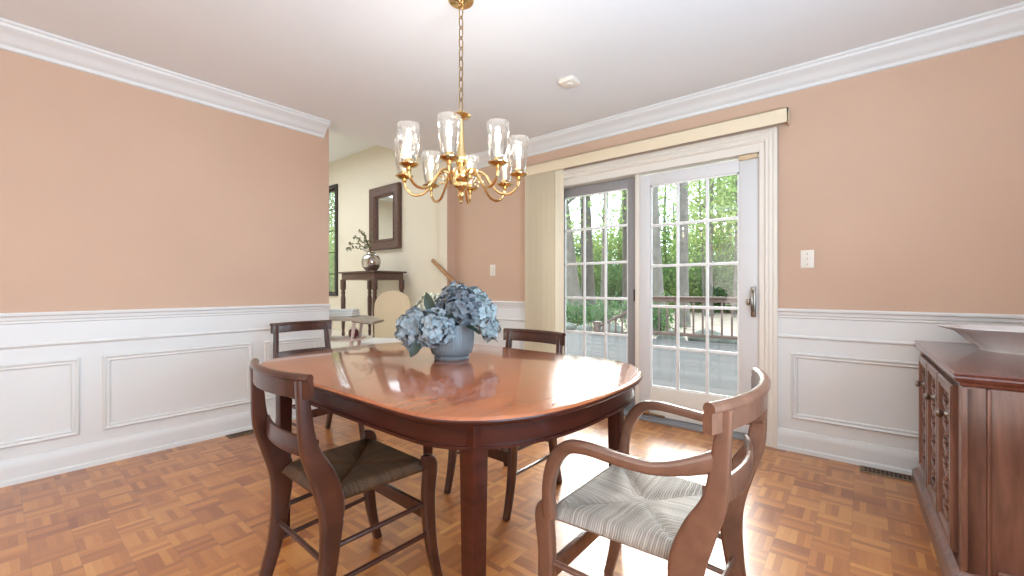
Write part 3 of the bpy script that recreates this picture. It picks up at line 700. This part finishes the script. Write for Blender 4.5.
for k in range(8):
    an = math.radians(36 + 45 * k); ca, sa = math.cos(an), math.sin(an)
    def pt(r, z): return (r * ca, r * sa, at(z))
    pa = cat_rom([pt(.035, 1.60), pt(.075, 1.625), pt(.115, 1.61), pt(.145, 1.565), pt(.185, 1.522), pt(.235, 1.515), pt(.27, 1.545), pt(RB, 1.585)], 5)
    b = B(); b.tube(pa, .0068, 10)
    b.tube(cat_rom([pt(.115, 1.61), pt(.09, 1.60), pt(.082, 1.58), pt(.095, 1.568), pt(.108, 1.578)], 4), [.0045 - .0001 * i for i in range(17)], 8)
    arm = b.build('arm', 'brass', ch)
    c = (RB * ca, RB * sa, 0)
    b = B(); b.lathe([(0, at(1.575)), (.008, at(1.575)), (.012, at(1.585)), (.010, at(1.592)), (.03, at(1.597)), (.043, at(1.606)), (.044, at(1.609)), (.03, at(1.606)), (.018, at(1.612)), (.018, at(1.63)), (0, at(1.63))], c, 24); b.build('bobeche', 'brass', arm)
    b = B(); b.lathe([(0, at(1.63)), (.0105, at(1.63)), (.0105, at(1.69)), (0, at(1.692))], c, 14); b.build('candle_sleeve', 'candle', arm)
    b = B(); b.lathe([(0, at(1.691)), (.007, at(1.692)), (.013, at(1.708)), (.0145, at(1.722)), (.011, at(1.742)), (.005, at(1.758)), (.0, at(1.768))], c, 14); b.build('bulb', 'bulb', arm)
    b = B(); b.lathe([(.024, at(1.612)), (.031, at(1.620)), (.036, at(1.643)), (.043, at(1.685)), (.047, at(1.73)), (.0495, at(1.772)), (.0492, at(1.782)), (.0482, at(1.782)), (.0484, at(1.772)), (.0458, at(1.73)), (.0418, at(1.685)), (.0348, at(1.644)), (.0298, at(1.622)), (.024, at(1.615))], c, 28); b.build('glass_shade', 'shade', arm)
    l = bpy.data.lights.new('candle_light', 'POINT'); l.energy = 1.15; l.color = (1, .97, .92); l.shadow_soft_size = .014
    lo = bpy.data.objects.new('candle_light', l); lo.location = (CC.x + c[0], CC.y + c[1], 1.80); COL.objects.link(lo)

# ------------------------------------------------------------------ cabinet and bowl
CB = Vector((.215, 3.2, 0)); CRZ = math.radians(1.2)     # far front corner, local -y runs to the near end, +x into the room's right side
cb = thing('sideboard_cabinet', 'dark walnut sideboard with carved lattice doors at the right edge of the room', 'cabinet', CB, CRZ)
CL, CD, CH = 1.12, .48, .775
b = B(); b.box((.03, -CL + .02, .09), (CD, -.02, CH - .05), .003)
for y in (-CL + .02, -.02 - .06): b.box((.018, y, .09), (.075, y + .06, CH - .05), .006)
# end panel frame facing the camera
b.box((.0755, -CL + .004, .1), (.086, -CL + .03, CH - .05), .004); b.box((CD - .06, -CL + .008, .1), (CD, -CL + .03, CH - .05), .005)
b.box((.10, -CL + .008, .1), (CD - .06, -CL + .03, .13), .005)
b.build('body', 'cab', cb)
TOPP = [(.026, CH - .052), (.014, CH - .046), (.012, CH - .036), (.002, CH - .03), (-.004, CH - .02), (.0, CH - .014), (-.004, CH - .006), (.002, CH), (.06, CH), (.06, CH - .052)]
b = B(); moulded_frame(b, (0, -CL, 0), (1, 0, 0), (0, 1, 0), CD + .02, CL, TOPP, (0, 0, 1)); b.box((.05, -CL + .05, CH - .05), (CD - .03, -.05, CH - .0005)); b.build('top', 'cab_top', cb, ang=25)
PLP = [(0, 0), (-.012, 0), (-.012, .06), (-.004, .075), (.006, .082), (.014, .095), (.03, .10), (.03, 0)]
b = B(); moulded_frame(b, (0, -CL, 0), (1, 0, 0), (0, 1, 0), CD + .02, CL, [(p[0], p[1]) for p in PLP], (0, 0, 1)); b.build('plinth', 'cab', cb, ang=25)
dw = (CL - .20) / 3
for i in range(3):
    y1 = -.10 - i * dw; y0 = y1 - dw + .012; z0, z1 = .115, CH - .065
    b = B(); moulded_frame(b, (.03, y0, z0), (0, 1, 0), (0, 0, 1), dw - .012, z1 - z0, [(0, 0), (0, .020), (.006, .026), (.03, .026), (.036, .020), (.042, .022), (.048, .006), (.048, 0)], (-1, 0, 0))
    b.box((.024, y0 + .04, z0 + .04), (.031, y1 - .04 + .0, z1 - .04)); d = b.build('door', 'cab', cb, ang=25)
    # carved fretwork: interlaced scrolls
    b = B(); yc = (y0 + y1) / 2 - .0; hw = (dw - .012) / 2 - .05; rows = 6; ph = (z1 - z0 - .10) / rows
    for r in range(rows):
        zc = z0 + .05 + ph * (r + .5)
        for q in (-1, 1):
            cy = yc + q * hw * .5
            b.tube([(.021, cy + hw * .47 * math.cos(a), zc + ph * .47 * math.sin(a)) for a in [k * PI / 8 for k in range(16)]], .0065, 6, True)
            b.tube(cat_rom([(.020, cy - q * hw * .45, zc - ph * .5), (.015, cy, zc - ph * .12), (.019, cy + q * hw * .3, zc + ph * .2), (.015, cy, zc + ph * .5)], 4), .007, 6)
            b.ball((.018, cy, zc), .010, 8)
        b.ball((.018, yc, zc + ph * .5), .016, 8, (.7, 1, 1))
    b.build('fretwork', 'cab', d, ang=60)
    b = B(); ky = y0 + .022 if i != 0 else y0 + .022
    b.lathe([(0, 0), (.016, 0), (.016, .003), (.008, .006), (.006, .016), (.012, .022), (.016, .03), (.012, .038), (0, .04)], seg=16)
    bmesh.ops.rotate(b.bm, verts=b.bm.verts[:], cent=(0, 0, 0), matrix=Matrix.Rotation(-PI / 2, 3, 'Y')); bmesh.ops.translate(b.bm, verts=b.bm.verts[:], vec=(.006, ky, .60))
    b.build('knob', 'pewter', d)
bt = thing('serving_bowl', 'wide white ceramic bowl with a wide flared rim on the dark sideboard', 'bowl', (.558, 2.93, CH))
def octo(a, r, z):
    k = abs(((a / (PI / 4)) % 1) - .5); f = 1 - .045 * (1 - 2 * k) ** 2 if r > .14 else 1
    return r * f, z
b = B(); b.lathe([(0, .006), (.125, .006), (.135, 0), (.145, .0), (.148, .012), (.19, .045), (.225, .082), (.275, .098), (.282, .104), (.276, .108), (.225, .094), (.18, .05), (.13, .024), (0, .02)], seg=96, fn=octo); b.build('dish', 'bowl', bt, ang=60)

# ------------------------------------------------------------------ hall furniture
FZ = .42
cn = thing('console_table', 'dark wooden console table with turned legs under the hall mirror', 'table', (-4.80, 3.05, FZ))
hx, hy, th = .40, .235, .845
b = B(); b.box((-hx, -hy, th - .022), (hx, hy, th), .006); b.build('tabletop', 'frame', cn)
b = B(); b.box((-hx + .03, -hy + .03, th - .105), (hx - .03, hy - .03, th - .0225), .004); b.build('apron', 'frame', cn)
TL = [(0, 0), (.014, 0), (.018, .03), (.022, .06), (.016, .09), (.02, .13), (.028, .35), (.03, .50), (.022, .56), (.03, .585), (.02, .60), (.03, .625), (.034, .635), (.034, th - .10), (0, th - .10)]
for sx in (-1, 1):
    for sy in (-1, 1):
        b = B(); b.lathe(TL, (sx * (hx - .045), sy * (hy - .045), 0), 16); b.build('leg', 'frame', cn)
mr = thing('wall_mirror', 'tall mirror in a wide dark wooden frame on the cream hall wall', 'mirror', (-4.885, YF, 1.985))
b = B(); moulded_frame(b, (-.335, -.002, -.42), (1, 0, 0), (0, 0, 1), .67, .84, [(0, 0), (0, .045), (.012, .055), (.03, .05), (.10, .045), (.115, .055), (.14, .03), (.145, .012), (.145, 0)], (0, -1, 0)); b.build('frame', 'frame', mr, ang=25)
b = B(); b.box((-.20, -.014, -.285), (.20, -.004, .285)); b.build('mirror_glass', 'mirror', mr)
vs_ = thing('branch_vase', 'round silvery vase holding a sprig of dry branches on the console table', 'vase', (-4.66, 2.95, FZ + th))
b = B(); b.lathe([(0, .002), (.05, 0), (.07, .012), (.1, .05), (.115, .105), (.11, .15), (.085, .19), (.055, .21), (.05, .222), (.056, .232), (.05, .232), (.044, .215), (0, .20)], seg=32); b.build('vase', 'vase', vs_)
rnd = random.Random(5)
for i, (dx, dz) in enumerate(((-.26, .10), (-.22, .18), (-.15, .26), (-.09, .20), (-.30, .03), (.02, .20), (-.05, .12))):
    p0 = Vector((0, 0, .20)); p2 = cR * dx + Vector((0, 0, .24 + dz)) + cF * rnd.uniform(-.08, .06); p1 = (p0 + p2) / 2 + Vector((0, 0, .05))
    path = cat_rom([p0, p1, p2], 5); b = B(); b.tube(path, [.0045 - .0003 * k for k in range(len(path))], 6); br = b.build('branch', 'twig', vs_)
    b = B()
    for k in range(9):
        p = path[min(len(path) - 1, 3 + k)] if k < 8 else path[-1]
        for q in range(2):
            d = Vector((rnd.uniform(-1, 1), rnd.uniform(-1, 1), rnd.uniform(-.6, .9))).normalized(); s = d.orthogonal().normalized() * .012; L = rnd.uniform(.025, .05)
            b.raw([p, p + d * L * .5 + s, p + d * L, p + d * L * .5 - s], [(0, 1, 2, 3)])
    b.build('leaves', 'sprig', br, weld=False)
# pale yellow chair in the opening
yc = thing('upholstered_chair', 'pale yellow chair with arched back and white seat in the hall opening', 'chair', (-3.80, 2.60, 0), math.radians(40 - 180 + 180))
b = B(); arch = [(-.19, .40), (-.195, .75)] + [(-.195 + .195 * (1 - math.cos(a)) if a < PI / 2 else .195 * -math.cos(a), .83 + .20 * math.sin(a) ** .8) for a in [i * PI / 14 for i in range(0, 15)]] + [(.195, .75), (.19, .40)]
b.prism(arch, (0, .17, 0), (1, 0, 0), (0, 0, 1), (0, .07, 0)); bmesh.ops.bevel(b.bm, geom=[e for e in b.bm.edges if e.calc_face_angle(0) > 1.2], offset=.018, segments=3, affect='EDGES'); b.build('backrest', 'uphol', yc, ang=45)
b = B(); b.box((-.23, -.26, .42), (.23, .17, .53), .03, seg=3); b.build('seat', 'seatw', yc)
for sx in (-1, 1):
    for sy in (-.22, .19):
        b = B(); b.sweep([(sx * .19, sy, .43), (sx * .20, sy * 1.05, 0)], rrect(.5, .5, .1), (1, 0, 0), [(.04, .04), (.026, .026)]); b.build('leg', 'rail', yc)
# small table with bowed top, paper on it, red jar on its shelf
sd = thing('side_table', 'small taupe table with curved brown edge and pale splayed leg beside the yellow chair', 'table', (-3.74, 2.12, 0), YAW)
b = B(); pr = [(-.30, .762), (-.30, .80), (0, .80), (.12, .793), (.20, .778), (.27, .752), (.285, .742), (.275, .736), (.2, .748), (.1, .762)]
b.prism(pr, (0, -.17, 0), (1, 0, 0), (0, 0, 1), (0, .34, 0)); b.build('tabletop', 'taupe', sd, ang=30)
b = B(); b.prism([(.1, .7615), (.2, .7475), (.275, .7355), (.288, .742), (.285, .752), (.292, .742), (.276, .728), (.2, .74), (.1, .754)], (0, -.174, 0), (1, 0, 0), (0, 0, 1), (0, .348, 0)); b.build('edge_band', 'taupe_edge', sd)
for sx, dx in ((-.2, -.06), (.10, -.09)):
    for sy in (-.1, .1):
        b = B(); b.tube([(sx, sy, .765), (sx + dx * .5, sy, .4), (sx + dx, sy * 1.2, 0)], .016, 10); b.build('leg', 'pinkleg', sd)
b = B(); b.box((-.27, -.14, .575), (.13, .14, .595), .004); b.build('shelf', 'pinkleg', sd)
t = thing('red_jar', 'small dark red jar with a pale lid on the shelf of the side table', 'jar', Vector((-3.74, 2.12, .595)) + cR * .055)
b = B(); b.lathe([(0, 0), (.03, 0), (.044, .015), (.048, .045), (.042, .07), (.03, .08), (0, .08)], seg=24); b.build('body', 'redc', t)
b = B(); b.lathe([(.031, .0795), (.033, .09), (.01, .098), (.008, .108), (0, .11)], seg=20); b.build('lid', 'pinkleg', t)
for i, (h, w_, d_) in enumerate(((.022, .17, .11), (.02, .165, .108), (.018, .16, .10))):
    z = .80 + (0, .022, .042)[i]; o = Vector((-3.74, 2.12, z)) + cR * (-.09 + .004 * i)
    t = thing('book', ('pale grey book at the bottom of the stack on the side table', 'pale grey book in the middle of the stack on the side table', 'pale grey book on top of the stack on the side table')[i], 'book', o, YAW + .03 * i, 'pale books stacked on the side table')
    b = B(); b.box((-w_ + .004, -d_ + .004, .003), (w_ - .004, d_ - .004, h - .003)); b.build('pages', 'seatw', t)
    b = B(); b.box((-w_, -d_, 0), (w_, d_, .0028), .001); b.box((-w_, -d_, h - .0028), (w_, d_, h - .0001), .001); b.box((-w_, -d_, .001), (-w_ + .003, d_, h - .001)); b.build('cover', 'paper', t)
# handrail of the hall steps
hr = thing('stair_handrail', 'short sloping oak handrail ending at a newel post beside the hall steps', 'handrail', (0, 0, 0))
b = B(); b.sweep([(-3.775, 3.17, 1.375), (-3.30, 3.17, 1.045)], rrect(.021, .017, .012), (0, 0, 1)); b.build('rail', 'rail', hr)
b = B(); b.sweep([(-3.28, 3.17, 0), (-3.28, 3.17, 1.05)], rrect(.026, .026, .005), (1, 0, 0)); b.lathe([(.03, 0), (.034, .01), (.02, .03), (0, .032)], (-3.28, 3.17, 1.05), 16); b.build('newel_post', 'rail', hr)
b = B(); b.tube(cat_rom([(-3.40, 3.30, 1.04), (-3.40, 3.19, 1.05), (-3.40, 3.17, 1.10)]), .007, 8); b.box((-3.42, 3.295, 1.01), (-3.38, 3.3195, 1.07), .004); b.build('bracket', 'old_brass', hr)

# ------------------------------------------------------------------ outdoors
GZ, DZ, DY = -.30, -.10, 9.7
b = B(); b.box((-7.5, 3.49, DZ - .12), (6, DY, DZ)); dk = struct(b.build('deck', 'deck'))
b = B(); b.box((-60, 3.48, GZ - .2), (60, 75, GZ)); struct(b.build('ground', 'ground'))
b = B(); b.box((-60, 26, GZ), (60, 75, GZ + .02)); struct(b.build('ground_lawn', 'grass'))
b = B(); b.box((-9, YF + .151, GZ), (-8.0, YF + .17, 3)); struct(b.build('wall_outside', 'siding'))
rl = thing('deck_railing', 'brown wooden railing along the far edge of the deck', 'railing')
x0, x1 = -4.05, 5.0
b = B(); b.box((x0, DY - .09, .835), (x1, DY + .05, .875), .006); b.build('top_rail', 'deckrail', rl)
b = B(); b.box((x0, DY - .045, .75), (x1, DY - .005, .835), .004); b.build('upper_rail', 'deckrail', rl)
b = B(); b.box((x0, DY - .04, 0), (x1, DY, .07), .004); b.build('lower_rail', 'deckrail', rl)
for i in range(4):
    x = x0 + .05 + i * 2.98; b = B(); b.box((x - .05, DY - .06, DZ), (x + .05, DY + .04, .835), .006); b.build('post', 'deckrail', rl)
k = 0; x = x0 + .24
while x < x1 - .1:
    b = B(); b.box((x - .018, DY - .035, .07), (x + .018, DY - .002, .75), .003); b.build('baluster', 'deckrail', rl); x += .19
sr = thing('stair_railing', 'sloping brown railing of the deck steps ending at a square post', 'railing')
nx, ny = -5.25, DY + .1
b = B(); b.box((nx - .07, ny - .07, GZ), (nx + .07, ny + .07, .17), .006); b.box((nx - .09, ny - .09, .17), (nx + .09, ny + .09, .21), .01); b.build('newel_post', 'deckrail', sr)
b = B(); b.sweep([(nx, ny, .06), (-4.08, ny, .66)], rrect(.03, .05, .006), (0, 0, 1)); b.build('hand_rail', 'deckrail', sr)
b = B(); b.sweep([(nx, ny, -.22), (-4.08, ny, .05)], rrect(.035, .02, .006), (0, 0, 1)); b.build('lower_rail', 'deckrail', sr)
for i in range(1, 7):
    x = nx + i * .17; q = (x - nx) / 1.17; b = B(); b.box((x - .018, ny - .018, -.22 + .27 * q), (x + .018, ny + .018, .06 + .6 * q), .003); b.build('baluster', 'deckrail', sr)
# boulders
rnd = random.Random(11)
def boulder(p, r, label, group):
    b = B(); t = bmesh.new(); bmesh.ops.create_icosphere(t, subdivisions=3, radius=1)
    ph = [rnd.uniform(0, 6) for _ in range(6)]
    for v in t.verts:
        c = v.co; f = 1 + .16 * math.sin(2.3 * c.x + ph[0]) + .14 * math.sin(3.1 * c.y + ph[1]) + .12 * math.sin(3.7 * c.z + ph[2]) + .06 * math.sin(7 * c.x + ph[3]) * math.sin(6 * c.y + ph[4])
        v.co = Vector((c.x * f * r, c.y * f * r * .85, max(-.3 * r, c.z * f * r * .72)))
    b.merge(t); o = b.build('boulder', 'stone', None, ang=80); o.location = p; tag(o, label, 'rock', group)
for i in range(13):
    boulder((-3.6 + i * .66 + rnd.uniform(-.04, .04), DY + .7 + .35 * (i % 2), GZ + .10), rnd.uniform(.27, .38), 'mossy grey boulder in the row seen through the deck railing', 'boulders behind the deck railing')
for i in range(8):
    boulder((-10.4 + i * .7 + rnd.uniform(-.04, .04), DY + 1.0 + .3 * (i % 2), GZ + .10), rnd.uniform(.27, .38), 'mossy grey boulder in the row left of the deck steps', 'boulders left of the deck steps')
# trees
def leaf_cloud(b, blobs, n, rnd, size):
    vs, fs = [], []
    for (c, r) in blobs:
        for _ in range(int(n * r * r / 2)):
            v = Vector((rnd.gauss(0, .55), rnd.gauss(0, .55), rnd.gauss(0, .5))) * r; p = Vector(c) + v
            d = Vector((rnd.uniform(-1, 1), rnd.uniform(-1, 1), rnd.uniform(-.7, .7))).normalized(); e = d.orthogonal().normalized(); e.rotate(Matrix.Rotation(rnd.uniform(0, 6), 3, d)); s = size * rnd.uniform(.6, 1.3)
            f = d.cross(e); k = len(vs)
            vs += [p - e * s, p + f * s * .55, p + e * s, p - f * s * .55]; fs.append((k, k + 1, k + 2, k + 3))
    me = bpy.data.meshes.new('foliage'); me.from_pydata([tuple(v) for v in vs], [], fs); return me
def tree(x, y, r0, h, lean, mat, leafm, blobs, n, label, group, size=.10, nb=6, zs=3.0):
    t = thing('tree', label, 'tree', (x, y, GZ), 0, group)
    path = cat_rom([(0, 0, -.05), (lean[0] * .3 + rnd.uniform(-.06, .06), lean[1] * .3, h * .33), (lean[0] * .65 + rnd.uniform(-.1, .1), lean[1] * .6, h * .66), (lean[0], lean[1], h)], 5)
    b = B(); rr = [r0 * (1.45 if i == 0 else 1.12 if i == 1 else 1 - .7 * i / len(path)) for i in range(len(path))]; b.tube(path, rr, 12); b.build('trunk', mat, t, ang=60)
    for i in range(nb):
        k = int(len(path) * (.35 + .6 * i / nb)); p = path[min(k, len(path) - 1)]; a = rnd.uniform(0, 6.28); L = rnd.uniform(1.0, 2.4)
        q = p + Vector((math.cos(a) * L, math.sin(a) * L, L * rnd.uniform(.3, .9))); m_ = (p + q) / 2 + Vector((0, 0, .15))
        b = B(); b.tube(cat_rom([p, m_, q], 3), [r0 * .28 * (1 - .11 * j) for j in range(7)], 6); b.build('branch', mat, t)
    if blobs:
        me = leaf_cloud(None, blobs, n, rnd, size); me.materials.append(M[leafm]); o = bpy.data.objects.new('foliage', me); COL.objects.link(o); o.parent = t
def px(u, y):  # world x on the vertical plane y seen at picture column u
    a = (u - 512) / 427.8; rx = -math.sin(YAW) + a * math.cos(YAW); ry = math.cos(YAW) + a * math.sin(YAW); return rx / ry * y
def crown(n, spread, zlo, zhi, r):
    return [((rnd.uniform(-spread, spread), rnd.uniform(-spread, spread), rnd.uniform(zlo, zhi)), rnd.uniform(r * .7, r * 1.2)) for _ in range(n)]
near = [(683, 15.5, .19, 15, (0, 0), 'bark', 'leaf1', 5, 'tall straight grey tree seen in the middle of the sliding panel'),
        (655, 13.0, .34, 13, (-.6, .3), 'bark', 'leaf1', 4, 'thick tree trunk rooted behind the rocks at the left of the sliding panel'),
        (664, 17.0, .08, 9, (-1.6, .0), 'bark_d', 'leaf2', 3, 'thin leaning dark tree left of the tall straight tree'),
        (577, 14.5, .30, 14, (-2.2, 0), 'bark', 'leaf1', 4, 'leaning grey tree nearest the vertical blinds'),
        (589, 15.5, .28, 15, (-.9, .2), 'bark_d', 'leaf1', 5, 'dark tree close to the right of the leaning grey tree'),
        (604, 21.0, .19, 15, (.2, 0), 'bark', 'leaf2', 5, 'slim grey tree behind the step railing post'),
        (625, 18.0, .12, 12, (-.3, .3), 'bark_d', 'leaf1', 6, 'slim dark tree at the right edge of the fixed door panel'),
        (709, 22.0, .16, 15, (.3, 0), 'bark', 'leaf2', 6, 'slim tree right of the tall straight tree')]
for u, y, r0, h, lean, mt, lm, nb, lab in near:
    tree(px(u, y), y, r0, h, lean, mt, lm, crown(nb + 3, 2.2, h * .32, h * .95, 1.4), 170, lab, None, .08)
for i in range(20):
    u = 540 + i * 13.5 + rnd.uniform(-5, 5); y = rnd.uniform(27, 46); h = rnd.uniform(7, 10) if u < 700 else rnd.uniform(9, 14)
    tree(px(u, y), y, rnd.uniform(.12, .24), h, (rnd.uniform(-.6, .6), 0), rnd.choice(['bark', 'bark_d']), rnd.choice(['leaf1', 'leaf2', 'leaf1', 'leaf3']),
         crown(9, 2.0, h * .06, h * .68, 1.6), 300, 'leafy spring tree in the woods behind the lawn', 'trees in the woods', .12, 3)
for i in range(14):
    u = 705 + i * 5 + rnd.uniform(-6, 6); y = rnd.uniform(20, 30); h = rnd.uniform(8, 11)
    tree(px(u, y), y, .07, h, (rnd.uniform(-.6, .6), 0), 'bark', rnd.choice(['leaf2', 'leaf1']), crown(6, 1.3, h * .35, h * .95, 1.1), 150, 'young yellow-green tree seen at the right of the sliding panel', 'young trees to the right', .10, 3)
def shrub(x, y, w_, h, leafm, label, group, n=420, size=.09):
    blobs = [((rnd.uniform(-w_, w_) * .6, rnd.uniform(-w_, w_) * .5, h * rnd.uniform(.25, .8)), h * .42) for _ in range(6)]
    t = thing('shrub', label, 'bush', (x, y, GZ), 0, group)
    b = B()
    for i in range(5):
        a = i * 1.26; b.tube(cat_rom([(0, 0, -.03), (math.cos(a) * w_ * .25, math.sin(a) * w_ * .25, h * .35), (math.cos(a) * w_ * .5, math.sin(a) * w_ * .5, h * .7)], 3), [.03 - .003 * j for j in range(7)], 6)
    b.build('stems', 'bark_d', t)
    me = leaf_cloud(None, blobs, n, rnd, size); me.materials.append(M[leafm]); o = bpy.data.objects.new('foliage', me); COL.objects.link(o); o.parent = t
for i in range(16):
    u = 545 + i * 15 + rnd.uniform(-5, 5); y = rnd.uniform(24, 31)
    shrub(px(u, y), y, 2.0, rnd.uniform(2.2, 3.4), rnd.choice(['leaf3', 'leaf3', 'leaf1']), 'dense green bush at the edge of the woods', 'bushes at the edge of the woods', 560, .09)
for i in range(7):
    shrub(-9.6 + i * .85, DY + 2.5 + rnd.uniform(-.1, .3), .5, .95, 'leaf3', 'low leafy bush among the rocks left of the deck steps', 'low bushes left of the deck steps', 1500, .05)
for i in range(6):
    u = 338 - i * 4; y = 13 + 2.2 * (i % 3); tree(px(u, y), y, .12, 9, (.2, .1), 'bark', 'leaf1', crown(9, 1.6, 1.5, 8.5, 1.5), 220, 'leafy tree seen through the hall window', 'trees outside the hall window', .09, 3)
for i in range(5):
    u = 310 + i * 9; y = 9 + 2 * (i % 3); shrub(px(u, y), y, 1.6, 3.6, 'leaf1', 'green bush outside the hall window', 'bushes outside the hall window', 330, .09)
